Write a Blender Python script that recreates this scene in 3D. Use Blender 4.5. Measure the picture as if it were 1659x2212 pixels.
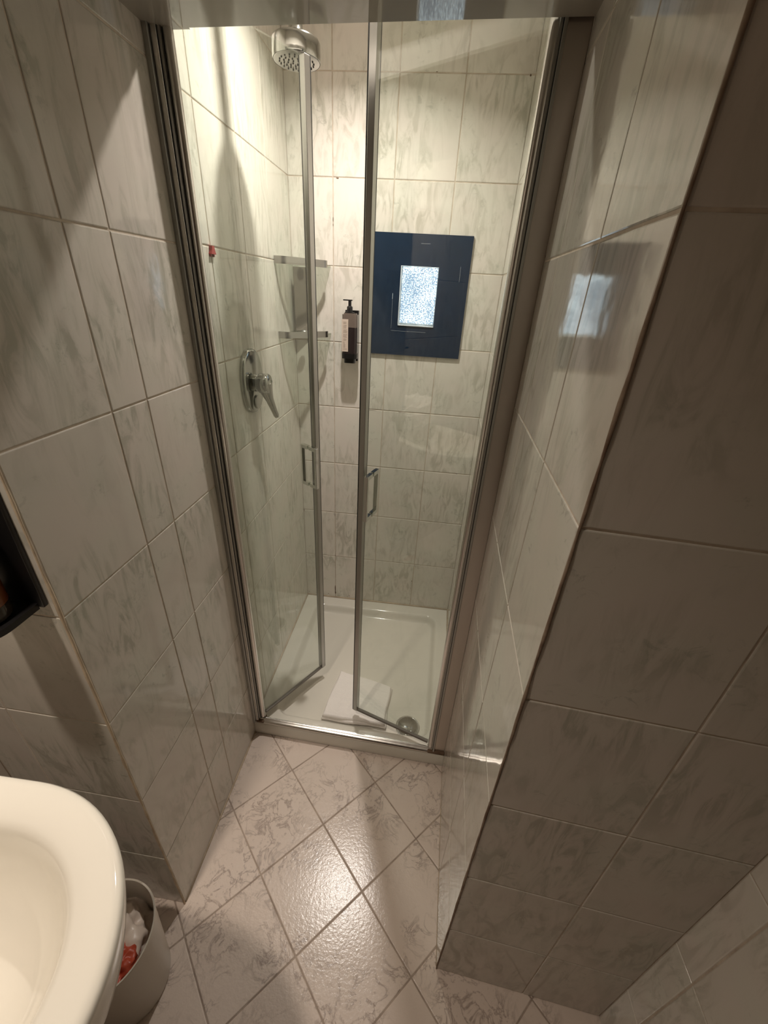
import bpy, bmesh, math, random
from mathutils import Vector, Matrix, noise

for o in list(bpy.data.objects):
    bpy.data.objects.remove(o, do_unlink=True)
S = bpy.context.scene
COL = S.collection
rnd = random.Random(7)
V = Vector

# ------------------------------------------------------------------ camera
F_PX, CXP, CYP = 880.0, 829.5, 1106.0
def _cam_axes():
    ray = lambda x, y: V((x - CXP, -(y - CYP), -F_PX))
    Z = -ray(734, 2731).normalized()
    Y = ray(939, 636); Y = (Y - Z * Y.dot(Z)).normalized()
    X = Y.cross(Z)
    return Matrix((X, Y, Z))
cam_data = bpy.data.cameras.new('camera')
cam = bpy.data.objects.new('camera', cam_data)
COL.objects.link(cam)
cam.matrix_world = Matrix.Translation((0, 0, 1.46)) @ _cam_axes().to_4x4()
cam_data.sensor_fit = 'HORIZONTAL'
cam_data.sensor_width = 36.0
cam_data.lens = F_PX / 1659.0 * 36.0
cam_data.clip_start = 0.01
S.camera = cam

# ------------------------------------------------------------------ world, light, exposure
S.view_settings.view_transform = 'Standard'
S.view_settings.look = 'None'
S.view_settings.exposure = 0.1
S.view_settings.gamma = 1.0
S.view_settings.use_curve_mapping = False
S.cycles.transparent_max_bounces = 16
S.cycles.max_bounces = 12
W = bpy.data.worlds.new('world'); S.world = W; W.use_nodes = True
W.node_tree.nodes['Background'].inputs[0].default_value = (0.5, 0.48, 0.45, 1)
W.node_tree.nodes['Background'].inputs[1].default_value = 0.2

def area(name, loc, size, power, color, target=None, spread=None, shape='DISK'):
    d = bpy.data.lights.new(name, 'AREA'); d.shape = shape; d.size = size
    d.energy = power; d.color = color
    if spread: d.spread = math.radians(spread)
    o = bpy.data.objects.new(name, d); COL.objects.link(o); o.location = loc
    if target is not None:
        o.rotation_euler = (V(target) - V(loc)).to_track_quat('-Z', 'Y').to_euler()
    return o
area('shower_downlight', (-0.225, 1.2, 2.15), 0.035, 6.5, (1.0, 0.93, 0.86), spread=138)
area('basin_downlight', (-0.57, 0.05, 2.34), 0.09, 3.9, (1.0, 0.87, 0.74), (-.64, .13, 0), spread=92)

# ------------------------------------------------------------------ helpers
def link(name, bm, mats, parent=None, smooth=False, loc=None):
    me = bpy.data.meshes.new(name)
    bmesh.ops.recalc_face_normals(bm, faces=bm.faces[:])
    bm.to_mesh(me); bm.free()
    if not isinstance(mats, (list, tuple)): mats = [mats]
    for m in mats: me.materials.append(m)
    if smooth:
        for p in me.polygons: p.use_smooth = True
    o = bpy.data.objects.new(name, me); COL.objects.link(o)
    if parent: o.parent = parent
    if loc: o.location = loc
    return o
def thing(name, label, cat, group=None):
    o = bpy.data.objects.new(name, None); COL.objects.link(o); o.empty_display_size = 0.05
    o['label'] = label; o['category'] = cat
    if group: o['group'] = group
    return o
def tag(o, label, cat, group=None):
    o['label'] = label; o['category'] = cat
    if group: o['group'] = group
    return o
def struct(o, label):
    o['kind'] = 'structure'; o['label'] = label
    return o
def autosmooth(o, deg=40):
    me = o.data
    for p in me.polygons: p.use_smooth = True
    bm = bmesh.new(); bm.from_mesh(me)
    for e in bm.edges:
        if len(e.link_faces) == 2 and e.calc_face_angle(0) > math.radians(deg): e.smooth = False
    bm.to_mesh(me); bm.free()
    return o
def box(bm, x0, x1, y0, y1, z0, z1, M=None, bev=0.0, mi=0):
    vs = []
    for z in (z0, z1):
        for x, y in ((x0, y0), (x1, y0), (x1, y1), (x0, y1)):
            p = V((x, y, z)); vs.append(bm.verts.new(M @ p if M else p))
    fs = [(3, 2, 1, 0), (4, 5, 6, 7), (0, 1, 5, 4), (1, 2, 6, 5), (2, 3, 7, 6), (3, 0, 4, 7)]
    fc = [bm.faces.new([vs[i] for i in f]) for f in fs]
    for f in fc: f.material_index = mi
    if bev > 0:
        es = {e for f in fc for e in f.edges}
        r = bmesh.ops.bevel(bm, geom=list(es), offset=bev, segments=2, profile=0.5, affect='EDGES')
        for f in r['faces']: f.material_index = mi
def frame_mat(a, b):
    """x along a->b (plan), y horizontal normal, z up, origin a"""
    t = V((b[0] - a[0], b[1] - a[1], 0)).normalized()
    n = V((0, 0, 1)).cross(t)
    M = Matrix((t, n, V((0, 0, 1)))).transposed().to_4x4()
    return Matrix.Translation((a[0], a[1], 0)) @ M
def prism(bm, poly, z0, z1, M=None, mi=0, cap=True):
    lo = [bm.verts.new((M @ V((x, y, z0))) if M else (x, y, z0)) for x, y in poly]
    hi = [bm.verts.new((M @ V((x, y, z1))) if M else (x, y, z1)) for x, y in poly]
    n = len(poly); fs = []
    for i in range(n):
        fs.append(bm.faces.new((lo[i], lo[(i + 1) % n], hi[(i + 1) % n], hi[i])))
    if cap:
        fs.append(bm.faces.new(lo[::-1])); fs.append(bm.faces.new(hi))
    for f in fs: f.material_index = mi
def lathe(bm, prof, M=None, seg=40, mi=0, ang=2 * math.pi):
    rings = []
    full = abs(ang - 2 * math.pi) < 1e-6
    for r, z in prof:
        if r < 1e-6:
            p = V((0, 0, z)); rings.append([bm.verts.new(M @ p if M else p)])
        else:
            ring = []
            for i in range(seg):
                a = ang * i / seg
                p = V((r * math.cos(a), r * math.sin(a), z)); ring.append(bm.verts.new(M @ p if M else p))
            rings.append(ring)
    for A, B in zip(rings, rings[1:]):
        for i in range(seg):
            j = (i + 1) % seg
            if len(A) == 1 and len(B) == 1: continue
            if len(A) == 1: f = bm.faces.new((A[0], B[i], B[j]))
            elif len(B) == 1: f = bm.faces.new((A[i], A[j], B[0]))
            else: f = bm.faces.new((A[i], A[j], B[j], B[i]))
            f.material_index = mi
def tube(bm, pts, rads, seg=14, mi=0, sy=1.0, cap=True):
    pts = [V(p) for p in pts]
    if not isinstance(rads, (list, tuple)): rads = [rads] * len(pts)
    rings = []; up = None
    for i, p in enumerate(pts):
        t = (pts[min(i + 1, len(pts) - 1)] - pts[max(i - 1, 0)]).normalized()
        if up is None:
            up = V((0, 0, 1)) if abs(t.z) < 0.9 else V((0, 1, 0))
        a = t.cross(up).normalized(); b = a.cross(t).normalized(); up = b
        rings.append([bm.verts.new(p + rads[i] * (math.cos(2 * math.pi * k / seg) * a * sy + math.sin(2 * math.pi * k / seg) * b)) for k in range(seg)])
    for A, B in zip(rings, rings[1:]):
        for k in range(seg):
            f = bm.faces.new((A[k], A[(k + 1) % seg], B[(k + 1) % seg], B[k])); f.material_index = mi
    if cap:
        bm.faces.new(rings[0][::-1]).material_index = mi; bm.faces.new(rings[-1]).material_index = mi
def round_poly(pts, r, n=6):
    """round the corners of an open/closed plan polyline (closed)"""
    out = []
    N = len(pts)
    for i in range(N):
        p0, p1, p2 = V(pts[i - 1]), V(pts[i]), V(pts[(i + 1) % N])
        rr = r[i] if isinstance(r, (list, tuple)) else r
        if rr <= 0: out.append(tuple(p1)); continue
        a = (p0 - p1).normalized(); b = (p2 - p1).normalized()
        ang = a.angle(b); d = min(rr / math.tan(ang / 2), (p0 - p1).length * .49, (p2 - p1).length * .49)
        s, e = p1 + a * d, p1 + b * d
        for k in range(n + 1):
            t = k / n
            q = s * (1 - t) ** 2 + p1 * 2 * t * (1 - t) + e * t ** 2
            out.append((q.x, q.y))
    return out

# ------------------------------------------------------------------ materials
def mat(name, base=(0.8, 0.8, 0.8), rough=0.4, metal=0.0, **kw):
    m = bpy.data.materials.new(name); m.use_nodes = True
    b = m.node_tree.nodes['Principled BSDF']
    b.inputs['Base Color'].default_value = (*base, 1)
    b.inputs['Roughness'].default_value = rough
    b.inputs['Metallic'].default_value = metal
    for k, v in kw.items(): b.inputs[k.replace('_', ' ')].default_value = v
    return m
class NT:
    def __init__(s, m): s.t = m.node_tree; s.b = s.t.nodes.get('Principled BSDF')
    def n(s, typ, **kw):
        x = s.t.nodes.new(typ)
        for k, v in kw.items():
            if isinstance(v, tuple) and k == 'inp': pass
            setattr(x, k, v)
        return x
    def l(s, a, b): s.t.links.new(a, b)
    def ramp(s, fac, stops):
        r = s.n('ShaderNodeValToRGB'); e = r.color_ramp.elements
        while len(e) < len(stops): e.new(0.5)
        for el, (p, c) in zip(e, stops):
            el.position = p; el.color = (*c, 1) if len(c) == 3 else c
        s.l(fac, r.inputs[0]); return r.outputs[0]
    def noise(s, vec, scale, detail=4, rough=0.55, dist=0.0):
        x = s.n('ShaderNodeTexNoise'); x.inputs['Scale'].default_value = scale
        x.inputs['Detail'].default_value = detail; x.inputs['Roughness'].default_value = rough
        x.inputs['Distortion'].default_value = dist
        s.l(vec, x.inputs['Vector']); return x.outputs['Fac']
    def mapping(s, vec, rot=(0, 0, 0), scale=(1, 1, 1)):
        x = s.n('ShaderNodeMapping'); x.inputs['Rotation'].default_value = rot; x.inputs['Scale'].default_value = scale
        s.l(vec, x.inputs['Vector']); return x.outputs[0]
    def math(s, op, a, b=None):
        x = s.n('ShaderNodeMath', operation=op)
        for i, q in enumerate((a, b)):
            if q is None: continue
            if isinstance(q, (int, float)): x.inputs[i].default_value = q
            else: s.l(q, x.inputs[i])
        return x.outputs[0]
    def mix(s, fac, a, b):
        x = s.n('ShaderNodeMix', data_type='RGBA')
        if isinstance(fac, (int, float)): x.inputs[0].default_value = fac
        else: s.l(fac, x.inputs[0])
        for i, q in ((6, a), (7, b)):
            if isinstance(q, tuple): x.inputs[i].default_value = (*q, 1)
            else: s.l(q, x.inputs[i])
        return x.outputs[2]
    def bump(s, h, strength, dist):
        x = s.n('ShaderNodeBump'); x.inputs['Strength'].default_value = strength; x.inputs['Distance'].default_value = dist
        s.l(h, x.inputs['Height']); s.l(x.outputs[0], s.b.inputs['Normal'])

def wall_tile_mat(name, base, vein, ang=35, amount=0.5, rough=0.09, streak=(7, 26)):
    m = mat(name, base, rough); t = NT(m)
    at = t.n('ShaderNodeAttribute', attribute_name='tuv').outputs['Vector']
    v1 = t.mapping(at, (0, 0, math.radians(ang)), (streak[1], streak[0], 1))
    n1 = t.noise(v1, 1.0, 7, 0.62, 1.6)
    n2 = t.noise(at, 5.0, 3, 0.5)
    n3 = t.noise(at, 46.0, 5, 0.7, .6)
    n4 = t.noise(at, 9.0, 2, 0.5)
    streaks = t.ramp(n1, [(0.40, (1, 1, 1)), (0.50, (0.25, 0.25, 0.25)), (0.58, (0, 0, 0))])
    clouds = t.ramp(n2, [(0.38, (0, 0, 0)), (0.62, (1, 1, 1))])
    fac = t.math('MULTIPLY', streaks, clouds); fac = t.math('MULTIPLY', fac, amount)
    sp = t.ramp(n3, [(0.36, (1, 1, 1)), (0.44, (0, 0, 0))])
    spm = t.ramp(n4, [(0.50, (0, 0, 0)), (0.64, (1, 1, 1))])
    sp = t.math('MULTIPLY', sp, spm); sp = t.math('MULTIPLY', sp, 0.35)
    c = t.mix(fac, base, vein)
    c = t.mix(sp, c, tuple(x * 0.62 for x in vein))
    tint = t.ramp(n4, [(0.35, (1, .985, .975)), (0.65, (.975, 1, .975))])
    mm = t.n('ShaderNodeMix', data_type='RGBA', blend_type='MULTIPLY'); mm.inputs[0].default_value = 1
    t.l(c, mm.inputs[6]); t.l(tint, mm.inputs[7]); t.l(mm.outputs[2], t.b.inputs['Base Color'])
    w = t.noise(at, 16.0, 2, 0.5); t.bump(w, 0.06, 0.01)
    return m
TILE = wall_tile_mat('glazed_wall_tile', (0.785, 0.735, 0.675), (0.52, 0.49, 0.42), -38, 0.8, 0.09, (9, 30))
TILE_V = wall_tile_mat('glazed_wall_tile_vertical', (0.755, 0.715, 0.65), (0.50, 0.475, 0.405), -10, 0.8, 0.09, (7, 34))
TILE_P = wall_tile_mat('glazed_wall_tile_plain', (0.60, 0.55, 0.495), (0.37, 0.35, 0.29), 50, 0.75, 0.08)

def floor_mat():
    m = mat('floor_tile', (0.6, 0.5, 0.42), 0.20); t = NT(m)
    at = t.n('ShaderNodeAttribute', attribute_name='tuv').outputs['Vector']
    n1 = t.noise(at, 17.0, 5, 0.62, 0.7)
    ridge = t.math('ABSOLUTE', t.math('SUBTRACT', n1, 0.5))
    line = t.ramp(ridge, [(0.0, (1, 1, 1)), (0.014, (0.5, 0.5, 0.5)), (0.04, (0, 0, 0))])
    n2 = t.noise(at, 7.0, 3, 0.5); mask = t.ramp(n2, [(0.42, (0, 0, 0)), (0.58, (1, 1, 1))])
    n3 = t.noise(at, 80.0, 4, 0.7); sp = t.ramp(n3, [(0.34, (1, 1, 1)), (0.42, (0, 0, 0))])
    f = t.math('MAXIMUM', t.math('MULTIPLY', line, mask), t.math('MULTIPLY', t.math('MULTIPLY', sp, mask), 0.6))
    f = t.math('MULTIPLY', f, 0.85)
    n5 = t.noise(at, 4.0, 3, 0.5)
    base = t.mix(n5, (0.65, 0.54, 0.465), (0.72, 0.615, 0.54))
    c = t.mix(f, base, (0.32, 0.25, 0.215)); t.l(c, t.b.inputs['Base Color'])
    n4 = t.noise(at, 130.0, 3, 0.6); t.bump(n4, 0.16, 0.003)
    return m
FLOOR = floor_mat()
def grout_mat(name, c1, c2):
    m = mat(name, c1, 0.85); t = NT(m)
    tc = t.n('ShaderNodeTexCoord').outputs['Object']
    n = t.noise(tc, 22.0, 5, 0.65)
    t.l(t.ramp(n, [(0.38, c1), (0.68, c2)]), t.b.inputs['Base Color']); return m
GROUT = grout_mat('wall_grout', (0.66, 0.57, 0.47), (0.48, 0.40, 0.32))
GROUT_F = grout_mat('floor_grout', (0.42, 0.34, 0.28), (0.27, 0.21, 0.17))
DIRT = grout_mat('mildew', (0.10, 0.055, 0.03), (0.17, 0.11, 0.07))
BEAD_L = grout_mat('corner_grout_beige', (0.58, 0.47, 0.34), (0.40, 0.31, 0.22))
BEAD_D = grout_mat('corner_grout_brown', (0.16, 0.10, 0.065), (0.34, 0.26, 0.19))
def metal_mat(name, base, rough, aniso=False):
    m = mat(name, base, rough, 1.0); t = NT(m)
    tc = t.n('ShaderNodeTexCoord').outputs['Object']
    v = t.mapping(tc, (0, 0, 0), (90, 90, 3)); n = t.noise(v, 1.0, 3, 0.6)
    t.l(t.math('ADD', t.math('MULTIPLY', n, 0.10), rough - 0.05), t.b.inputs['Roughness'])
    return m
ALU = metal_mat('polished_aluminium', (0.74, 0.72, 0.69), 0.22)
ALU_B = metal_mat('brushed_aluminium', (0.62, 0.57, 0.53), 0.36)
ALU_D = metal_mat('grey_aluminium', (0.46, 0.46, 0.44), 0.42)
CHROME = metal_mat('chrome', (0.70, 0.70, 0.68), 0.09)
CHROME_D = metal_mat('chrome_dark_reflection', (0.42, 0.42, 0.39), 0.12)  # chrome with a lowered base colour, standing in for dark surroundings it reflects
STILE = metal_mat('matt_aluminium', (0.46, 0.45, 0.43), 0.34)
SATIN = metal_mat('satin_chrome', (0.42, 0.41, 0.385), 0.30)
GASKET = mat('black_gasket', (0.015, 0.015, 0.015), 0.5)
SEAL = mat('grey_seal', (0.20, 0.18, 0.16), 0.35)
def plain(name, base, rough, nscale=30, amt=0.08, bumpd=0.0, **kw):
    m = mat(name, base, rough, **kw); t = NT(m)
    tc = t.n('ShaderNodeTexCoord').outputs['Object']
    n = t.noise(tc, nscale, 4, 0.6)
    t.l(t.mix(n, tuple(max(0, x * (1 - amt)) for x in base), tuple(min(1, x * (1 + amt)) for x in base)), t.b.inputs['Base Color'])
    if bumpd: t.bump(n, 0.5, bumpd)
    return m
CERAMIC = plain('cream_ceramic', (0.70, 0.665, 0.585), 0.10, 3, 0.02)
BASIN = plain('basin_ceramic', (0.86, 0.81, 0.71), 0.08, 3, 0.02)
PLASTER = plain('plaster', (0.80, 0.76, 0.70), 0.7, 8, 0.05)
TOWEL = plain('terry_cloth', (0.90, 0.85, 0.80), 0.95, 420, 0.10, 0.003)
BLACK = plain('black_plastic', (0.010, 0.009, 0.009), 0.30, 20, 0.2)
LIQ = plain('dark_soap', (0.028, 0.020, 0.020), 0.12, 10, 0.2)
AMBER = plain('amber_liquid', (0.16, 0.045, 0.010), 0.12, 14, 0.3)
SMOKE = plain('smoky_bottle', (0.16, 0.125, 0.105), 0.10, 14, 0.1)
LABEL = plain('label_paper', (0.60, 0.50, 0.42), 0.55, 30, 0.04)
INK = mat('label_ink', (0.36, 0.29, 0.24), 0.6)
BINP = plain('bin_plastic', (0.60, 0.55, 0.47), 0.32, 12, 0.04)
BAG = plain('white_bag', (0.80, 0.68, 0.58), 0.35, 16, 0.06)
RED = plain('red_wrapper', (0.48, 0.075, 0.035), 0.4, 14, 0.35)
REDP = plain('red_plastic', (0.38, 0.03, 0.03), 0.4, 30, 0.1)
NAVY = plain('navy_panel', (0.010, 0.026, 0.056), 0.22, 18, 0.25)
PANEE = mat('bright_edge', (0.7, 0.75, 0.8), 0.2)

def pane_glow():
    m = bpy.data.materials.new('frosted_daylight_pane'); m.use_nodes = True; t = NT(m)
    t.t.nodes.remove(t.b)
    out = t.t.nodes['Material Output']
    tc = t.n('ShaderNodeTexCoord').outputs['Object']
    n = t.noise(tc, 230.0, 2, 0.8); n2 = t.noise(tc, 14.0, 2, 0.5)
    f = t.math('ADD', t.math('MULTIPLY', n, 0.8), t.math('MULTIPLY', n2, 0.22))
    c = t.ramp(f, [(0.43, (0.08, 0.12, 0.18)), (0.52, (0.17, 0.21, 0.26)), (0.60, (0.80, 0.92, 1.0))])
    e = t.n('ShaderNodeEmission'); e.inputs['Strength'].default_value = 4.0
    t.l(c, e.inputs['Color']); t.l(e.outputs[0], out.inputs['Surface'])
    return m
PANE = pane_glow()

def glass_mat(name, tint=(0.93, 0.955, 0.93), rough=0.0):
    """clear sheet: Fresnel mirror over straight-through transmission, same for every ray"""
    m = bpy.data.materials.new(name); m.use_nodes = True; t = NT(m)
    t.t.nodes.remove(t.b); out = t.t.nodes['Material Output']
    geo = t.n('ShaderNodeNewGeometry')
    ior = t.math('SUBTRACT', 1.62, t.math('MULTIPLY', geo.outputs['Backfacing'], 1.62 - 1 / 1.62))
    fr = t.n('ShaderNodeFresnel'); t.l(ior, fr.inputs['IOR'])
    tr = t.n('ShaderNodeBsdfTransparent'); tr.inputs[0].default_value = (*tint, 1)
    gl = t.n('ShaderNodeBsdfGlossy'); gl.inputs['Roughness'].default_value = rough; gl.inputs['Color'].default_value = (1, 1, 1, 1)
    mx = t.n('ShaderNodeMixShader'); t.l(fr.outputs[0], mx.inputs[0]); t.l(tr.outputs[0], mx.inputs[1]); t.l(gl.outputs[0], mx.inputs[2])
    t.l(mx.outputs[0], out.inputs['Surface'])
    return m
GLASS = glass_mat('door_glass')
GLASS_S = glass_mat('shelf_glass', (0.80, 0.83, 0.79), 0.03)

WOOD = plain('brown_wood', (0.10, 0.050, 0.028), 0.4, 9, 0.25)
# ------------------------------------------------------------------ room shell (tiles are real, slightly raised, over a grout bed)
def tiled(name, origin, U, N, us, vs, tm, gm, Vd=V((0, 0, 1)), gap=0.0014, h=0.0013, thick=0.03, skip=None, seed=0, tilt=0.0016, extra=None, u0=None):
    r = random.Random(seed + 11); bm = bmesh.new(); lay = bm.loops.layers.float_vector.new('tuv')
    origin = V(origin); U = V(U).normalized(); N = V(N).normalized()
    P = lambda u, v, n: bm.verts.new(origin + U * u + Vd * v + N * n)
    # grout bed slab
    a, b, c, d = us[0], us[-1], vs[0], vs[-1]
    f8 = [P(a, c, 0), P(b, c, 0), P(b, d, 0), P(a, d, 0), P(a, c, -thick), P(b, c, -thick), P(b, d, -thick), P(a, d, -thick)]
    for q in ((0, 1, 2, 3), (7, 6, 5, 4), (0, 4, 5, 1), (1, 5, 6, 2), (2, 6, 7, 3), (3, 7, 4, 0)):
        f = bm.faces.new([f8[i] for i in q]); f.material_index = 1
    for i in range(len(us) - 1):
        for j in range(len(vs) - 1):
            x0, x1, y0, y1 = us[i] + gap, us[i + 1] - gap, vs[j] + gap, vs[j + 1] - gap
            if x1 - x0 < 0.006 or y1 - y0 < 0.006: continue
            rx, ry, rz = r.uniform(0, 60), r.uniform(0, 60), r.uniform(0, 60)
            tu, tv = r.uniform(-tilt, tilt), r.uniform(-tilt, tilt)
            bv = 0.0016
            cx_, cy_ = (x0 + x1) / 2, (y0 + y1) / 2
            hh = lambda u, v, k: h * k + ((u - cx_) * tu + (v - cy_) * tv) * (1 if k else 0)
            lo = [(x0, y0), (x1, y0), (x1, y1), (x0, y1)]
            mid = [(x0 + .0004, y0 + .0004), (x1 - .0004, y0 + .0004), (x1 - .0004, y1 - .0004), (x0 + .0004, y1 - .0004)]
            hi = [(x0 + bv, y0 + bv), (x1 - bv, y0 + bv), (x1 - bv, y1 - bv), (x0 + bv, y1 - bv)]
            A = [P(u, v, 0) for u, v in lo]; B = [P(u, v, hh(u, v, .65)) for u, v in mid]; C = [P(u, v, hh(u, v, 1)) for u, v in hi]
            fs = [bm.faces.new(C)]
            for k in range(4):
                fs.append(bm.faces.new((A[k], A[(k + 1) % 4], B[(k + 1) % 4], B[k])))
                fs.append(bm.faces.new((B[k], B[(k + 1) % 4], C[(k + 1) % 4], C[k])))
            for f in fs:
                for l in f.loops:
                    d_ = l.vert.co - origin
                    l[lay] = (d_.dot(U) + rx, d_.dot(Vd) + ry, rz)
    if extra: extra(bm, P)
    return link(name, bm, [tm, gm, DIRT])

ZP = [0, .2485, .500, .7535, 1.007, 1.264, 1.521, 1.776, 2.03, 2.28, 2.42]
ZS = [0, .060, .315, .558, .800, 1.043, 1.285, 1.528, 1.770, 2.013, 2.17]
CL, CR = V((-.505, .407, 0)), V((.166, .369, 0))      # passage corners
DL_, DR_ = V((-.505, .912, 0)), V((.1883, .880, 0))   # door line
BL, BR = V((-.505, 1.615, 0)), V((.222, 1.615, 0))
UR = (BR - CR).normalized(); NR = V((-UR.y, UR.x, 0))
lenR = (BR - CR).length
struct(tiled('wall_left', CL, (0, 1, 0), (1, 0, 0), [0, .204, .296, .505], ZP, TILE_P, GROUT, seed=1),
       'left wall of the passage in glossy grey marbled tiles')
struct(tiled('wall_left', DL_, (0, 1, 0), (1, 0, 0), [0, .113, .308, .503, .703], ZS, TILE_V, GROUT, seed=2),
       'left wall inside the shower with streaked marbled tiles')
def chips(bm, P):
    r = random.Random(3)
    def blot(u, v, w, h_):
        n = 9; vs = []
        for k in range(n):
            a = 2 * math.pi * k / n; q = r.uniform(.6, 1.1)
            vs.append(P(u + w * q * math.cos(a), v + h_ * q * math.sin(a), 0.0019))
        bm.faces.new(vs).material_index = 2
    for u, v, w, h_ in [(.163, 1.768, .006, .002), (.148, 1.66, .0012, .007), (.148, 1.645, .001, .005), (.147, .115, .0022, .022), (.148, .09, .003, .012), (.148, .545, .001, .008),
                        (.148, .32, .001, .006), (.112, .078, .003, .002), (.010, .078, .003, .002), (.22, .079, .003, .002), (.67, .8005, .005, .0012), (.53, .215, .0015, .005), (.527, .17, .001, .004),
                        (.45, 2.0145, .003, .001), (.712, 2.011, .003, .003), (.003, .555, .002, .008), (.30, 1.04, .03, .0006), (.42, 1.041, .02, .0006)]:
        blot(u, v, w, h_)
struct(tiled('wall_back', BL, (1, 0, 0), (0, -1, 0), [0, .148, .345, .534, .727], ZS, TILE, GROUT, seed=3, extra=chips),
       'back wall of the shower in glossy marbled tiles')
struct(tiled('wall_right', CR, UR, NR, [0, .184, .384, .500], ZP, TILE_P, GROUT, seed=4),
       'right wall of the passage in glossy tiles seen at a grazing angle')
struct(tiled('wall_right', CR + UR * .5, UR, NR, [0, .19, .385, .58, lenR - .5], ZS, TILE_V, GROUT, seed=5),
       'right wall inside the shower')
# faces that look into the washroom
FR1 = V((.545, .338, 0)); UF = (FR1 - CR).normalized(); NF = V((UF.y, -UF.x, 0))
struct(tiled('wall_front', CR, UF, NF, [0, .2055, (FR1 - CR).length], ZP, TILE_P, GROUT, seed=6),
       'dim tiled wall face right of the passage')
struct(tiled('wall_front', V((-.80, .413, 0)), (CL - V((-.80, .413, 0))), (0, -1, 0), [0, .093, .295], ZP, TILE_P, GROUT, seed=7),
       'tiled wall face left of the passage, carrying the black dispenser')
RZ = [0, .20, .461, .735, 1.0, 1.264, 1.521, 1.776, 2.03, 2.28, 2.42]
struct(tiled('wall_right', V((.545, .338, 0)), (0, -1, 0), (-1, 0, 0), [0, .052, .256, .46, .664, .868, 1.07, 1.274, 1.44], RZ, TILE_V, GROUT, seed=8),
       'right wall of the washroom')
struct(tiled('wall_left', V((-.80, .413, 0)), (0, -1, 0), (1, 0, 0), [0, .2, .4, .6, .8, 1.0, 1.2, 1.4, 1.515], ZP, TILE_P, GROUT, seed=9),
       'left wall of the washroom behind the basin')
struct(tiled('wall_rear', V((-.80, -1.10, 0)), (1, 0, 0), (0, 1, 0), [0, .2, .4, .6, .8, 1.0, 1.2, 1.345], ZP, TILE_P, GROUT, seed=10),
       'rear wall of the washroom')

def added_rear_door():  # unseen door, added so the tiles opposite get dim brown bounce light
    bm = bmesh.new(); box(bm, -.30, .50, -1.098, -1.06, .01, 2.05, bev=.003)
    d = struct(link('added_door_1', bm, WOOD), 'unseen dark brown wooden door added on the rear wall for its brown bounce light')
    bm = bmesh.new()
    for x0, x1, z0, z1 in ((-.36, -.302, 0, 2.11), (.502, .544, 0, 2.11), (-.30, .50, 2.053, 2.11)): box(bm, x0, x1, -1.098, -1.05, z0, z1)
    link('added_door_frame', bm, WOOD, d)
added_rear_door()

# floor: square tiles laid on the diagonal
def build_floor():
    bm = bmesh.new(); lay = bm.loops.layers.float_vector.new('tuv'); r = random.Random(21)
    X0, X1, Y0, Y1 = -.80, .545, -1.10, .93
    hd = .1439; ox, oy = -.327, .777
    for i in range(-30, 31):
        for j in range(-30, 31):
            if (i + j) % 2 == 0: continue      # cell centres
            cx_, cy_ = ox + hd * i, oy + hd * j
            if cx_ < X0 - .15 or cx_ > X1 + .15 or cy_ < Y0 - .15 or cy_ > Y1 + .15: continue
            rx, ry, rz = r.uniform(0, 60), r.uniform(0, 60), r.uniform(0, 60); th = r.choice((0, 1, 2, 3)) * math.pi / 2
            fs = []
            prev = None
            for (rad, z) in ((hd - .0020, -.0016), (hd - .0028, -.0005), (hd - .0048, 0.0)):
                ring = [bm.verts.new((cx_ + rad * a, cy_ + rad * b, z)) for a, b in ((1, 0), (0, 1), (-1, 0), (0, -1))]
                if prev:
                    for k in range(4): fs.append(bm.faces.new((prev[k], prev[(k + 1) % 4], ring[(k + 1) % 4], ring[k])))
                prev = ring
            fs.append(bm.faces.new(prev))
            for f in fs:
                for l in f.loops:
                    dx, dy = l.vert.co.x - cx_, l.vert.co.y - cy_
                    l[lay] = (dx * math.cos(th) - dy * math.sin(th) + rx, dx * math.sin(th) + dy * math.cos(th) + ry, rz)
    for co, no in (((X0, 0, 0), (-1, 0, 0)), ((X1, 0, 0), (1, 0, 0)), ((0, Y0, 0), (0, -1, 0)), ((0, Y1, 0), (0, 1, 0))):
        bmesh.ops.bisect_plane(bm, geom=bm.verts[:] + bm.edges[:] + bm.faces[:], plane_co=co, plane_no=no, clear_outer=True)
    n0 = len(bm.faces)
    vs = [bm.verts.new(p) for p in ((X0, Y0, -.0016), (X1, Y0, -.0016), (X1, Y1, -.0016), (X0, Y1, -.0016))]
    bm.faces.new(vs).material_index = 1
    vs = [bm.verts.new(p) for p in ((X0, Y0, -.05), (X1, Y0, -.05), (X1, 1.66, -.05), (X0, 1.66, -.05))]
    bm.faces.new(vs).material_index = 1
    return link('floor', bm, [FLOOR, GROUT_F])
struct(build_floor(), 'warm beige marbled floor tiles laid on the diagonal')

# lowered soffit over the passage with glossy tiled underside
def soffit():
    bm = bmesh.new(); lay = bm.loops.layers.float_vector.new('tuv')
    poly = [(-.505, .407), (.166, .369), (.1905, .863), (.0, .875), (-.434, .9045), (-.434, .909), (-.505, .913)]
    prism(bm, poly, 1.8175, 2.42, mi=1)
    vs = [bm.verts.new((x, y, 1.816)) for x, y in poly]
    f = bm.faces.new(vs); f.material_index = 0
    for l in f.loops: l[lay] = (l.vert.co.x, l.vert.co.y, 3)
    bmesh.ops.recalc_face_normals(bm, faces=bm.faces[:])
    return link('ceiling_soffit', bm, [SOFF, PLASTER])
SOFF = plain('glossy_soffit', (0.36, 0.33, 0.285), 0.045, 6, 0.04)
struct(soffit(), 'low glossy soffit over the passage in front of the shower')
def slab(name, x0, x1, y0, y1, z0, z1, m, label):
    bm = bmesh.new(); box(bm, x0, x1, y0, y1, z0, z1); return struct(link(name, bm, m), label)
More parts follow.
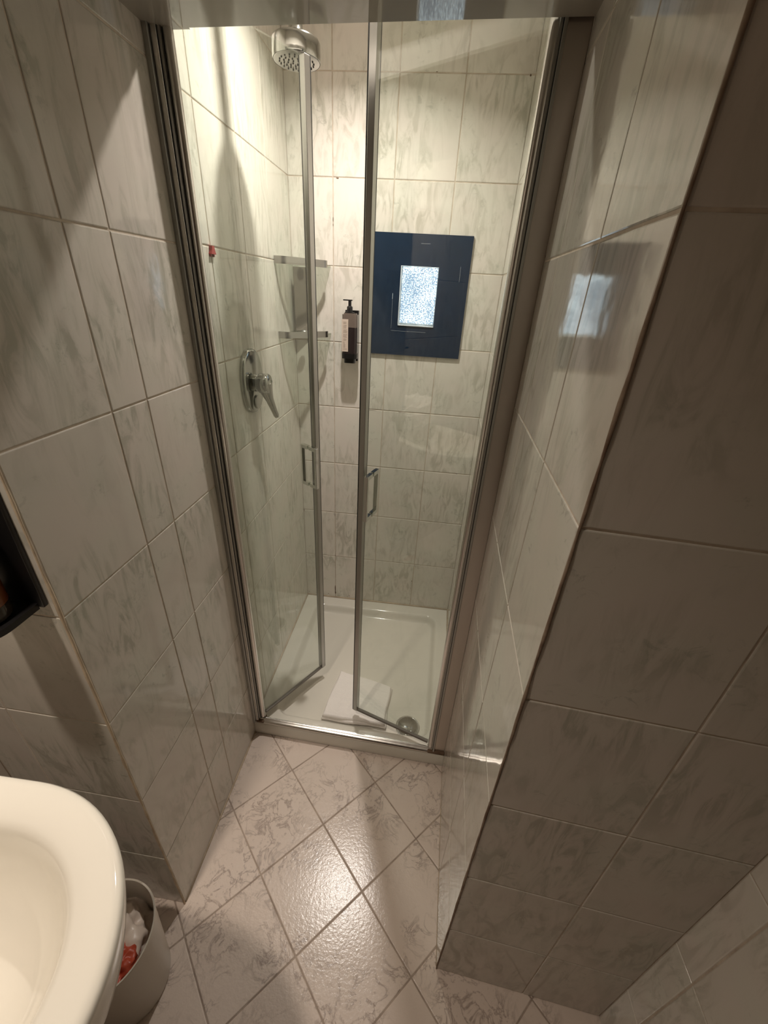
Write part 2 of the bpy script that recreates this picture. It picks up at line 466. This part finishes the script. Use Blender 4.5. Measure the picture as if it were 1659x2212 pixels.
slab('ceiling', -.54, .26, .93, 1.65, 2.17, 2.20, PLASTER, 'plain ceiling over the shower')
slab('ceiling', -.84, .58, -1.14, .41, 2.42, 2.45, PLASTER, 'plain ceiling over the washroom')

# corner grout beads
def bead(name, x, y, z0, z1, r0, m, seed, label):
    rr = random.Random(seed); bm = bmesh.new(); pts = []; rads = []
    n = 90
    for i in range(n + 1):
        z = z0 + (z1 - z0) * i / n
        pts.append((x + rr.uniform(-.0003, .0003), y + rr.uniform(-.0003, .0003), z)); rads.append(r0 * (1 + rr.uniform(-.35, .45)))
    tube(bm, pts, rads, 8); return struct(link(name, bm, m, smooth=True), label)
bead('trim_1', -.5035, .4052, 0, 2.4, .0022, BEAD_L, 1, 'beige grout bead on the left passage corner')
bead('trim_2', .1650, .3672, 0, 2.4, .0018, BEAD_D, 2, 'brown worn grout bead on the right passage corner')
def silicone():
    bm = bmesh.new()
    tube(bm, [(-.503, .92, .0615), (-.503, 1.612, .0615)], .0035, 8)
    tube(bm, [(-.503, 1.612, .0615), (.221, 1.612, .0615)], .0035, 8)
    tube(bm, [(.2195, 1.612, .0615), (.192, .90, .0615)], .0035, 8)
    tube(bm, [(-.503, .41, .001), (-.503, .898, .001)], .0028, 8)
    tube(bm, [(.166, .372, .001), (.189, .873, .001)], .0022, 8)
    return struct(link('trim_3', bm, BEAD_L, smooth=True), 'silicone and grout joint along tray and floor')
silicone()

# ------------------------------------------------------------------ window in the back wall
def window():
    bm = bmesh.new()
    X0, X1, Z0, Z1, Y1 = -.215, .109, 1.2555, 1.632, 1.6135
    px0, px1, pz0, pz1 = -.122, .006, 1.355, 1.540
    for a in ((X0, px0, Z0, Z1), (px1, X1, Z0, Z1), (px0, px1, Z0, pz0), (px0, px1, pz1, Z1)):
        box(bm, a[0], a[1], 1.6055, Y1, a[2], a[3])
    fr = link('window_1', bm, NAVY); struct(fr, 'square navy blue panel with a small bright frosted pane on the back wall')
    bm = bmesh.new()
    box(bm, px0 + .007, px1 - .002, 1.6000, 1.612, pz0 + .010, pz1 - .003, bev=.0012)
    p = link('pane', bm, PANE, fr)
    bm = bmesh.new()
    box(bm, px0, px0 + .003, 1.6015, 1.612, pz0, pz1, bev=.0008)
    box(bm, px0, px1, 1.6015, 1.612, pz0, pz0 + .004, bev=.0008)
    box(bm, px0, px1, 1.6030, 1.612, pz1 - .0015, pz1, bev=.0004)
    link('bead', bm, PANEE, fr)
    bm = bmesh.new(); r = random.Random(5)
    def scratch(x0, z0, x1, z1, w=.0006):
        box(bm, min(x0, x1) - w / 2, max(x0, x1) + w / 2, 1.6051, 1.6056, min(z0, z1), max(z0, z1) + w)
    scratch(-.145, 1.345, -.145, 1.445, .0003); scratch(-.1455, 1.438, -.1455, 1.455, .0012); scratch(.078, 1.50, .078, 1.545, .0004)
    scratch(-.146, 1.338, -.122, 1.352, .0006) if False else None
    scratch(-.145, 1.337, -.02, 1.337, .0004); scratch(-.06, 1.605, -.03, 1.605, .0004)
    link('scratch', bm, PANEE, fr)
window()

# ------------------------------------------------------------------ shower tray
def tray():
    root = thing('shower_tray', 'cream ceramic square shower tray with raised rim behind the chrome threshold', 'shower tray')
    bm = bmesh.new()
    A, B = V((-.5035, .8910, 0)), V((.188, .8630, 0)); C, D = V((.2195, 1.6125, 0)), V((-.5035, 1.6125, 0))
    NX, NY = 120, 130
    def plan(u, v): return (A * (1 - u) + B * u) * (1 - v) + (D * (1 - u) + C * u) * v
    Wd, Hd = .705, .725
    def height(u, v):
        p = plan(u, v)
        mL, mR, mF, mB = .058, .050, .045, .058
        x = u * Wd; y = v * Hd
        # signed distance to inner rounded rectangle
        cx_ = (mL + Wd - mR) / 2; cy_ = (mF + Hd - mB) / 2
        hx = (Wd - mR - mL) / 2; hy = (Hd - mB - mF) / 2; R = .055
        qx, qy = abs(x - cx_) - hx + R, abs(y - cy_) - hy + R
        d = math.hypot(max(qx, 0), max(qy, 0)) + min(max(qx, qy), 0) - R   # <0 inside
        t = max(0, min(1, -d / .024)); t = t * t * (3 - 2 * t)
        dr = math.hypot(p.x - .057, p.y - .977)
        z = .061 - .034 * t - (0.005 * max(0, 1 - dr / .8)) * t
        # lip
        if d > 0: z -= .0015 * min(1, d / .03)
        edge = min(v * Hd, 1) 
        if edge < .006: z -= .006 * (1 - edge / .006) ** 2
        return z
    g = [[None] * (NY + 1) for _ in range(NX + 1)]
    for i in range(NX + 1):
        for j in range(NY + 1):
            p = plan(i / NX, j / NY); g[i][j] = bm.verts.new((p.x, p.y, height(i / NX, j / NY)))
    for i in range(NX):
        for j in range(NY): bm.faces.new((g[i][j], g[i + 1][j], g[i + 1][j + 1], g[i][j + 1]))
    def skirt(seq):
        lo = [bm.verts.new((v.co.x, v.co.y, .002)) for v in seq]
        for k in range(len(seq) - 1): bm.faces.new((seq[k], lo[k], lo[k + 1], seq[k + 1]))
    skirt([g[i][0] for i in range(NX + 1)]); skirt([g[NX][j] for j in range(NY + 1)])
    skirt([g[i][NY] for i in range(NX, -1, -1)]); skirt([g[0][j] for j in range(NY, -1, -1)])
    link('tray_body', bm, CERAMIC, root, smooth=True)
    bm = bmesh.new()
    prof = [(0, .0125), (.012, .0122), (.024, .0105), (.033, .0078), (.0385, .004), (.0395, 0.001), (.039, -.002)]
    lathe(bm, prof, Matrix.Translation((.057, .977, .0255)), 48)
    link('drain_cover', bm, CHROME_D, root, smooth=True)
    bm = bmesh.new()
    lathe(bm, [(.0405, -.003), (.046, -.003), (.047, .0), (.045, .0018), (.0405, .0005), (.0405, -.003)], Matrix.Translation((.057, .977, .0215)), 48)
    link('drain_ring', bm, CHROME, root, smooth=True)
tray()

# ------------------------------------------------------------------ shower enclosure
def enclosure():
    root = thing('shower_enclosure', 'chrome framed shower enclosure with two inward opening glass doors across the tray', 'shower enclosure')
    Mdl = frame_mat((-.505, .9085), (.1883, .880))     # along threshold, local y towards the shower
    L = ((.1883 + .505) ** 2 + (.880 - .9085) ** 2) ** .5
    # left jamb
    bm = bmesh.new(); box(bm, .0015, .020, -.013, .014, .0615, 1.875, Mdl, .0015); box(bm, .0015, .011, -.022, -.012, .0615, 1.875, Mdl, .001)
    j = link('jamb', bm, ALU_D, root)
    bm = bmesh.new(); box(bm, .020, .0215, -.0125, .010, .078, 1.872, Mdl); link('gasket', bm, GASKET, j)
    bm = bmesh.new(); box(bm, .0215, .0265, -.011, .008, .078, 1.872, Mdl); link('inner_strip', bm, ALU_D, j)
    bm = bmesh.new(); tube(bm, [Mdl @ V((.0345, -.001, .082)), Mdl @ V((.0345, -.001, 1.872))], .0082, 20); autosmooth(link('pivot_rail', bm, ALU, j))
    bm = bmesh.new(); box(bm, .012, .0215, -.0155, -.0130, .0615, 1.874, Mdl, .0008); link('cover_strip', bm, ALU, j)
    bm = bmesh.new(); box(bm, .012, .042, -.018, .012, .0605, .0700, Mdl, .003); link('rusty_foot', bm, DIRT, j)
    # right jamb
    bm = bmesh.new(); box(bm, L - .036, L - .001, -.010, .012, .0615, 1.875, Mdl, .001)
    j = link('jamb', bm, ALU_B, root)
    bm = bmesh.new(); box(bm, L - .0415, L - .036, -.016, .010, .0615, 1.875, Mdl, .001); link('cover_strip', bm, ALU_D, j)
    bm = bmesh.new(); box(bm, L - .0427, L - .0415, -.0150, .010, .078, 1.872, Mdl); link('gasket', bm, GASKET, j)
    bm = bmesh.new(); box(bm, L - .0462, L - .0427, -.012, .008, .078, 1.872, Mdl); link('inner_strip', bm, ALU_D, j)
    bm = bmesh.new(); tube(bm, [Mdl @ V((L - .0515, -.003, .082)), Mdl @ V((L - .0515, -.003, 1.872))], .0088, 20); autosmooth(link('pivot_rail', bm, ALU, j))
    bm = bmesh.new(); box(bm, L - .060, L - .001, -.018, .012, .0605, .0700, Mdl, .003); link('rusty_foot', bm, DIRT, j)
    # threshold
    bm = bmesh.new()
    prof = [(-.0170, .0608), (-.0170, .0635), (-.0150, .0665), (-.0110, .0690), (-.006, .0710), (-.0035, .0735), (.0010, .0735), (.0020, .0675), (.006, .0645), (.006, .0608)]
    lo = [bm.verts.new(Mdl @ V((.012, y, z))) for y, z in prof]; hi = [bm.verts.new(Mdl @ V((L - .03, y, z))) for y, z in prof]
    for k in range(len(prof)): bm.faces.new((lo[k], lo[(k + 1) % len(prof)], hi[(k + 1) % len(prof)], hi[k]))
    bm.faces.new(lo); bm.faces.new(hi[::-1])
    autosmooth(link('threshold_rail', bm, ALU, root), 50)
    # header, above the soffit line
    bm = bmesh.new(); box(bm, .001, L - .001, -.012, .016, 1.876, 1.91, Mdl, .002); link('header_rail', bm, ALU, root)

    def leaf(a, b, side):
        M = frame_mat(a, b); Ln = math.hypot(b[0] - a[0], b[1] - a[1])
        bm = bmesh.new(); box(bm, .002, Ln - .010, -.003, .003, .1000, 1.872, M)
        d = link('door_leaf', bm, GLASS, root)
        bm = bmesh.new(); box(bm, Ln - .014, Ln + .0005, -.0085, .0085, .094, 1.874, M, .0012)
        link('stile', bm, STILE, d)
        bm = bmesh.new()
        sgn = side
        box(bm, Ln + .0005, Ln + .0035, -.007, .007, .095, 1.873, M)
        y0, y1 = (.0085, .0105) if sgn > 0 else (-.0105, -.0085)
        box(bm, Ln - .014, Ln - .0095, min(y0, y1), max(y0, y1), .095, 1.873, M)
        link('magnetic_gasket', bm, GASKET, d)
        bm = bmesh.new(); box(bm, .008, Ln - .012, -.0050, .0050, .091, .101, M, .0015)
        link('bottom_seal', bm, SEAL, d)
        bm = bmesh.new()
        s0, z0, z1, hd = Ln - .033, .918, 1.048, .030
        w = .0055
        for sg in (-1, 1):
            box(bm, s0 - w, s0 + w, sg * hd - .004, sg * hd + .004, z0, z1, M, .0012)
            for zz in (z0 + .0055, z1 - .0055):
                y0, y1 = sorted((sg * .0032, sg * (hd - .0035)))
                box(bm, s0 - w + .0004, s0 + w - .0004, y0, y1, zz - .0055, zz + .0055, M)
        link('handle', bm, CHROME, d)
    leaf((-.468, .9060), (-.3065, 1.149), 1)
    leaf((.1345, .8815), (-.1475, .975), -1)
enclosure()

# ------------------------------------------------------------------ shower fittings
def shower_head():
    root = thing('overhead_shower', 'round chrome rain shower head hanging above the tray at the left', 'shower')
    M = Matrix.Translation((-.340, 1.19, 1.880))
    bm = bmesh.new()
    lathe(bm, [(.0495, 0), (.0505, .002), (.0505, .028), (.048, .0325), (.036, .037), (.020, .041), (.015, .046), (.014, .058), (.0, .058)], M, 56)
    autosmooth(link('head_body', bm, CHROME_D, root), 50)
    bm = bmesh.new(); lathe(bm, [(0, -.0012), (.046, -.0012), (.0485, .0), (.049, .002)], M, 56)
    face = autosmooth(link('spray_face', bm, SATIN, root))
    bm = bmesh.new()
    for ring, n in ((.009, 5), (.018, 10), (.027, 15), (.036, 20)):
        for k in range(n):
            a = 2 * math.pi * k / n + ring * 40
            lathe(bm, [(0, -.0035), (.0014, -.003), (.0018, -.0012)], M @ Matrix.Translation((ring * math.cos(a), ring * math.sin(a), 0)), 8)
    link('nozzles', bm, GASKET, face)['kind'] = 'stuff'
    bm = bmesh.new(); tube(bm, [(-.340, 1.19, 1.935), (-.340, 1.19, 2.168)], .0115, 20)
    autosmooth(link('stem', bm, CHROME_D, root))
    bm = bmesh.new(); lathe(bm, [(.0, -.012), (.022, -.012), (.028, -.004), (.028, 0)], Matrix.Translation((-.340, 1.19, 2.169)), 32)
    autosmooth(link('ceiling_flange', bm, CHROME_D, root))
shower_head()

def mixer():
    root = thing('shower_mixer', 'chrome oval wall mixer with a lever handle on the left shower wall', 'shower mixer')
    # local: X -> out of wall (+x world), plate in y/z
    cx_, cy_, cz_ = -.5035, 1.165, 1.213
    bm = bmesh.new()
    n = 72; rings = []
    for k, (s, h) in enumerate(((1.0, 0), (1.0, .006), (.985, .010), (.95, .0125), (.90, .0135), (.0, .0135))):
        if s == 0: rings.append([bm.verts.new((cx_ + h, cy_, cz_))]); continue
        ring = []
        for i in range(n):
            a = 2 * math.pi * i / n; c_, s_ = math.cos(a), math.sin(a)
            e = 2 / 2.35
            ring.append(bm.verts.new((cx_ + h, cy_ + .068 * s * abs(c_) ** e * (1 if c_ > 0 else -1), cz_ + .088 * s * abs(s_) ** e * (1 if s_ > 0 else -1))))
        rings.append(ring)
    for A, B in zip(rings, rings[1:]):
        for i in range(n):
            if len(B) == 1: bm.faces.new((A[i], A[(i + 1) % n], B[0]))
            else: bm.faces.new((A[i], A[(i + 1) % n], B[(i + 1) % n], B[i]))
    autosmooth(link('cover_plate', bm, CHROME_D, root), 50)
    Rx = Matrix.Rotation(math.radians(90), 4, 'Y')
    bm = bmesh.new(); lathe(bm, [(0.0, .0), (.024, .0), (.024, .010), (.022, .012), (.0, .012)], Matrix.Translation((cx_ + .0125, cy_, cz_ - .004)) @ Rx, 40)
    autosmooth(link('cartridge_collar', bm, CHROME_D, root), 40)
    bm = bmesh.new()
    M = Matrix.Translation((cx_ + .026, cy_, cz_ - .004)) @ Rx
    lathe(bm, [(0.0, .0), (.0245, .0), (.0275, .004), (.0275, .026), (.025, .030), (.0, .032)], M, 40)
    # lever sweeping down and out
    pts = [(cx_ + .040, cy_ + .002, cz_ - .002), (cx_ + .042, cy_ + .010, cz_ - .028), (cx_ + .046, cy_ + .018, cz_ - .052), (cx_ + .051, cy_ + .028, cz_ - .080), (cx_ + .056, cy_ + .036, cz_ - .104), (cx_ + .057, cy_ + .038, cz_ - .110)]
    tube(bm, pts, [.024, .018, .012, .0095, .0085, .006], 18)
    autosmooth(link('lever', bm, CHROME_D, root), 55)
    bm = bmesh.new(); lathe(bm, [(.0, .004), (.018, .004), (.020, .002), (.020, .0)], Matrix.Translation((cx_ + .0135, cy_ + .002, cz_ - .058)) @ Rx, 36)
    autosmooth(link('diverter_button', bm, SATIN, root))
mixer()

def corner_shelf():
    root = thing('corner_shelf', 'two tier chrome and glass corner shelf at the rear left of the shower', 'shelf')
    for z0, z1 in ((1.519, 1.540), (1.305, 1.325)):
        out = round_poly([(-.5035, 1.430), (-.470, 1.428), (-.366, 1.548), (-.363, 1.6135), (-.5035, 1.6135)], [0, .030, .030, 0, 0], 8)
        inn = []
        c = V((-.47, 1.57))
        for x, y in out[:-2]:
            p = V((x, y)); inn.append(tuple(p + (c - p).normalized() * .006))
        rail = out[:-2]  # wall start ... wall end
        bm = bmesh.new(); o_lo = [bm.verts.new((x, y, z0)) for x, y in rail]; o_hi = [bm.verts.new((x, y, z1)) for x, y in rail]
        i_lo = [bm.verts.new((x, y, z0)) for x, y in inn]; i_hi = [bm.verts.new((x, y, z1)) for x, y in inn]
        for k in range(len(rail) - 1):
            for a, b in ((o_lo, o_hi), (i_hi, i_lo), (o_hi, i_hi), (i_lo, o_lo)):
                bm.faces.new((a[k], a[k + 1], b[k + 1], b[k]))
        for k in (0, -1): bm.faces.new((o_lo[k], o_hi[k], i_hi[k], i_lo[k]))
        link('rail', bm, SATIN, root)
        bm = bmesh.new(); poly = inn + [(-.367, 1.6130), (-.5030, 1.6130)]
        prism(bm, poly, z0 + .004, z0 + .010)
        link('glass_shelf', bm, GLASS_S, root)
        bm = bmesh.new(); lathe(bm, [(0, .008), (.008, .008), (.011, .004), (.012, 0)], Matrix.Translation((-.4535, 1.562, z0 + .010)), 20)
        link('screw_cap', bm, ALU_D, root, smooth=True)
    bm = bmesh.new()
    M = frame_mat((-.488, 1.568), (-.434, 1.600))
    box(bm, .002, .056, .0, .006, 1.318, 1.519, M, .001)
    link('post_plate', bm, POST, root)
POST = plain('grey_steel_plate', (0.20, 0.165, 0.13), 0.35, 14, 0.15, metal=0.6) if False else plain('grey_steel_plate', (0.20, 0.17, 0.135), 0.35, 14, 0.15)
corner_shelf()

def soap_bottle():
    root = thing('soap_dispenser', 'soap pump bottle in a black holder on the shower back wall beside the navy panel', 'soap dispenser')
    cx_, cy_ = -.287, 1.570
    def rp(w, d): return round_poly([(cx_ - w, cy_ - d), (cx_ + w, cy_ - d), (cx_ + w, cy_ + d), (cx_ - w, cy_ + d)], min(w, d) * .55, 6)
    bm = bmesh.new(); prism(bm, rp(.027, .024), 1.255, 1.342); autosmooth(link('bottle', bm, LIQ, root))
    bot = bm = None
    bm = bmesh.new(); prism(bm, rp(.027, .024), 1.3422, 1.383); prism(bm, rp(.022, .019), 1.383, 1.387); autosmooth(link('bottle_top', bm, SMOKE, root))
    bm = bmesh.new(); lathe(bm, [(.0175, 0), (.0175, .0025), (.0100, .003), (.0100, .018), (.0085, .021), (.0055, .022), (.0055, .038), (.0, .038)], Matrix.Translation((cx_ - .003, cy_, 1.3872)), 28)
    box(bm, cx_ - .026, cx_ + .006, cy_ - .006, cy_ + .004, 1.4250, 1.4290, bev=.001)
    autosmooth(link('pump', bm, BLACK, root))
    bm = bmesh.new(); box(bm, cx_ - .0265, cx_ - .0035, cy_ - .0252, cy_ - .0242, 1.262, 1.368)
    r = random.Random(4); z = 1.362
    for para in (2, 3, 3, 3, 2, 5, 1):
        for k in range(para):
            z -= .0042
            w_ = r.uniform(.010, .015) if para != 5 else r.uniform(.004, .008)
            box(bm, cx_ - .021, cx_ - .021 + w_, cy_ - .0255, cy_ - .0251, z, z + .0016, mi=1)
        z -= .0020
    link('label', bm, [LABEL, INK], root)
    bm = bmesh.new(); prism(bm, rp(.028, .025), 1.238, 1.2548); prism(bm, rp(.020, .018), 1.222, 1.238)
    box(bm, cx_ - .024, cx_ + .024, 1.596, 1.6135, 1.225, 1.395)
    autosmooth(link('wall_holder', bm, BLACK, root))
soap_bottle()

def clip():
    bm = bmesh.new(); M = Matrix.Translation((-.5035, 1.0235, 1.521)) @ Matrix.Rotation(math.radians(90), 4, 'Y')
    prism(bm, [(.008, -.011), (.008, .011), (-.001, .0065), (-.008, .0055), (-.008, -.0055), (-.001, -.0065)], 0, .007, M)
    box(bm, -.5035, -.4995, 1.0145, 1.0185, 1.508, 1.514); box(bm, -.5035, -.4995, 1.0285, 1.0325, 1.508, 1.514)
    tag(link('wall_clip', bm, REDP), 'tiny red plastic clip stuck in a tile joint of the left shower wall', 'clip')
clip()

# ------------------------------------------------------------------ towel in the tray
def towel():
    TL, TR, BR_, BL_ = V((-.241, 1.176, 0)), V((-.020, 1.124, 0)), V((-.030, .953, 0)), V((-.268, .957, 0))
    bm = bmesh.new()
    def layer(z0, th, grow, seed, wav):
        NU, NV = 76, 64; g = []
        for i in range(NU + 1):
            row = []
            for j in range(NV + 1):
                u, v = i / NU, j / NV
                uu = u + grow * (u - .5); vv = v + grow * (v - .5)
                p = (BL_ * (1 - uu) + BR_ * uu) * (1 - vv) + (TL * (1 - uu) + TR * uu) * vv
                # wavy outline
                p.y += .0022 * math.sin(u * 9 + seed) * (1 - v) + .0025 * math.sin(u * 5 + seed * 2) * v
                p.x += .0025 * math.sin(v * 7 + seed)
                e = min(u * .24, (1 - u) * .23, v * .2, (1 - v) * .2)
                r_ = .008; k = 1 if e > r_ else math.sqrt(max(0, 1 - (1 - e / r_) ** 2))
                base = z0
                # front edge rests on the tray slope
                dip = .012 * math.exp(-((.0 - (p.y - .945)) / .02) ** 2) if p.y < .99 else 0
                z = base + dip + th * k + .0015 * noise.noise(V((p.x * 18, p.y * 18, seed))) + wav * .0022 * math.sin(u * 7 + 1) * (1 - v)
                z += .0010 * noise.noise(V((p.x * 90, p.y * 90, seed + 5)))
                if wav and k > .9:   # woven band and raised letter-like relief
                    def ln(a, w): return math.exp(-(a / w) ** 2)
                    z += .0016 * ln(v - .42, .012) - .0020 * ln(v - .50, .014) + .0016 * ln(v - .80, .01)
                    if .14 < v < .42:
                        z += .0026 * (ln(u - .22, .014) + ln(u - .40, .014))
                    if .22 < u < .40: z += .0026 * ln(v - .29, .016)
                    if .14 < v < .42: z += .0022 * (ln(u - .70, .014) + ln(u - .84, .014))
                row.append(bm.verts.new((p.x, p.y, z)))
            g.append(row)
        for i in range(NU):
            for j in range(NV): bm.faces.new((g[i][j], g[i + 1][j], g[i + 1][j + 1], g[i][j + 1]))
        ring = [g[i][0] for i in range(NU)] + [g[NU][j] for j in range(NV)] + [g[i][NV] for i in range(NU, 0, -1)] + [g[0][j] for j in range(NV, 0, -1)]
        lo = [bm.verts.new((v.co.x, v.co.y, v.co.z - th * .55)) for v in ring]
        for k in range(len(ring)):
            bm.faces.new((ring[k], lo[k], lo[(k + 1) % len(ring)], ring[(k + 1) % len(ring)]))
    layer(.027, .010, .03, 1.0, 0)
    layer(.039, .013, .0, 2.3, 1)
    tag(link('towel', bm, TOWEL, smooth=True), 'folded white terry towel lying on the tray floor under the glass doors', 'towel')
towel()

# ------------------------------------------------------------------ washroom side: basin, dispenser, bin
def basin():
    root = thing('wash_basin', 'white ceramic wash basin with a wide rounded rim at the lower left', 'wash basin')
    cx_, cy_ = -.470, .075
    bm = bmesh.new(); n = 96; rings = []
    spec = [(.10, .09, .60, 1), (.145, .125, .655, 1), (.180, .157, .715, 1), (.199, .175, .765, 1), (.2100, .1855, .81, 1), (.2150, .190, .838, 1), (.2150, .190, .846, 1), (.2115, .1865, .8515, 1), (.204, .179, .8525, 1),
            (.185, .160, .8500, 1), (.170, .145, .8470, 1), (.163, .138, .8430, 1), (.158, .133, .836, 1), (.150, .126, .815, 1), (.135, .113, .780, 1), (.105, .088, .750, 1), (.060, .050, .735, 1), (.022, .020, .730, 1)]
    for a, b, z, _ in spec:
        ring = []
        for i in range(n):
            t = 2 * math.pi * i / n; c_, s_ = math.cos(t), math.sin(t)
            if c_ >= 0: x, y = a * c_, b * s_
            else:
                e = 2 / 3.4; x = -(a + (.11 if a > .19 else .05)) * abs(c_) ** e; y = b * abs(s_) ** e * (1 if s_ > 0 else -1)
            ring.append(bm.verts.new((cx_ + x, cy_ + y, z)))
        rings.append(ring)
    for A, B in zip(rings, rings[1:]):
        for i in range(n): bm.faces.new((A[i], A[(i + 1) % n], B[(i + 1) % n], B[i]))
    bm.faces.new(rings[0][::-1])
    link('bowl', bm, BASIN, root, smooth=True)
    bm = bmesh.new(); lathe(bm, [(0, .0035), (.016, .003), (.022, .001), (.022, -.002)], Matrix.Translation((cx_, cy_, .731)), 28)
    link('drain_plug', bm, CHROME, root, smooth=True)
basin()

def crumple(name, c, sc, m, seed, label, cat, amp=.35, freq=1.6, sub=5, parent=None):
    bm = bmesh.new(); bmesh.ops.create_icosphere(bm, subdivisions=sub, radius=1)
    for v in bm.verts:
        p = v.co.copy(); q = p * freq + V((seed, seed * 2, 0))
        k = 1 + amp * (1 - 2.2 * abs(noise.noise(q))) + amp * .5 * (1 - 2.5 * abs(noise.noise(q * 2.3))) - amp
        v.co = V((c[0] + p.x * k * sc[0], c[1] + p.y * k * sc[1], c[2] + p.z * k * sc[2]))
    return tag(link(name, bm, m, parent, smooth=True), label, cat)
crumple('towel', (-.70, .07, .940), (.090, .14, .080), TOWEL, 3.0, 'crumpled white towel on the basin ledge against the washroom wall', 'towel')

def dispenser():
    root = thing('soap_dispenser', 'black wall dispenser holding an amber bottle above the basin at the left edge', 'soap dispenser')
    bm = bmesh.new()
    box(bm, -.612, -.516, .398, .4055, 1.033, 1.30, bev=.001)
    poly = round_poly([(-.524, .398), (-.524, .325), (-.604, .325), (-.604, .398)], [0, .034, .034, 0], 10)
    prism(bm, poly, 1.030, 1.040)
    prism(bm, poly, 1.040, 1.052) if False else None
    autosmooth(link('wall_holder', bm, BLACK, root))
    bm = bmesh.new(); M = Matrix.Translation((-.564, .358, 1.0405))
    lathe(bm, [(0, 0), (.026, 0), (.031, .004), (.032, .010), (.032, .024), (.0, .024)], M, 44)
    autosmooth(link('bottle_base', bm, SMOKE2, root))
    bm = bmesh.new()
    lathe(bm, [(0.0, .0242), (.0318, .0242), (.0318, .055), (.0, .055)], M, 44); autosmooth(link('amber_band', bm, AMBER, root))
    bm = bmesh.new()
    lathe(bm, [(0.0, .0552), (.032, .0552), (.032, .155), (.028, .168), (.012, .176), (.012, .190), (.0, .190)], M, 44); autosmooth(link('bottle', bm, LIQ2, root))
    bm = bmesh.new()
    seg = 12; rows = []
    for z in (1.053, 1.17):
        rows.append([bm.verts.new((-.564 + .0326 * math.cos(a), .358 + .0326 * math.sin(a), z)) for a in [math.radians(-150 + 85 * k / seg) for k in range(seg + 1)]])
    for k in range(seg): bm.faces.new((rows[0][k], rows[0][k + 1], rows[1][k + 1], rows[1][k]))
    link('label', bm, LABEL, root, smooth=True)
    bm = bmesh.new(); lathe(bm, [(.013, 0), (.013, .016), (.006, .018), (.006, .034), (0, .034)], Matrix.Translation((-.564, .358, 1.231)), 24)
    box(bm, -.572, -.556, .315, .364, 1.264, 1.271, bev=.002)
    autosmooth(link('pump', bm, BLACK, root))
SMOKE2 = plain('clear_dark_base', (0.035, 0.026, 0.018), 0.08, 14, 0.1)
LIQ2 = plain('dark_amber', (0.022, 0.010, 0.005), 0.12, 14, 0.3)
dispenser()

def bin_():
    root = thing('waste_bin', 'small round off-white plastic waste bin on the floor below the basin', 'bin')
    M = Matrix.Translation((-.545, .262, 0))
    bm = bmesh.new()
    lathe(bm, [(0, .003), (.072, .003), (.077, .008), (.092, .262), (.0945, .268), (.0935, .271), (.0905, .270), (.0890, .262), (.074, .012), (0, .010)], M, 64)
    autosmooth(link('bin_body', bm, BINP, root), 60)
bin_()
crumple('plastic_bag', (-.551, .268, .165), (.078, .082, .085), BAG, 5.0, 'crumpled white paper and plastic inside the waste bin', 'rubbish', .20, 1.3, 5)
crumple('wrapper', (-.509, .233, .205), (.036, .042, .040), RED, 9.0, 'crumpled red wrapper on top of the rubbish in the bin', 'rubbish', .24, 1.3, 5)
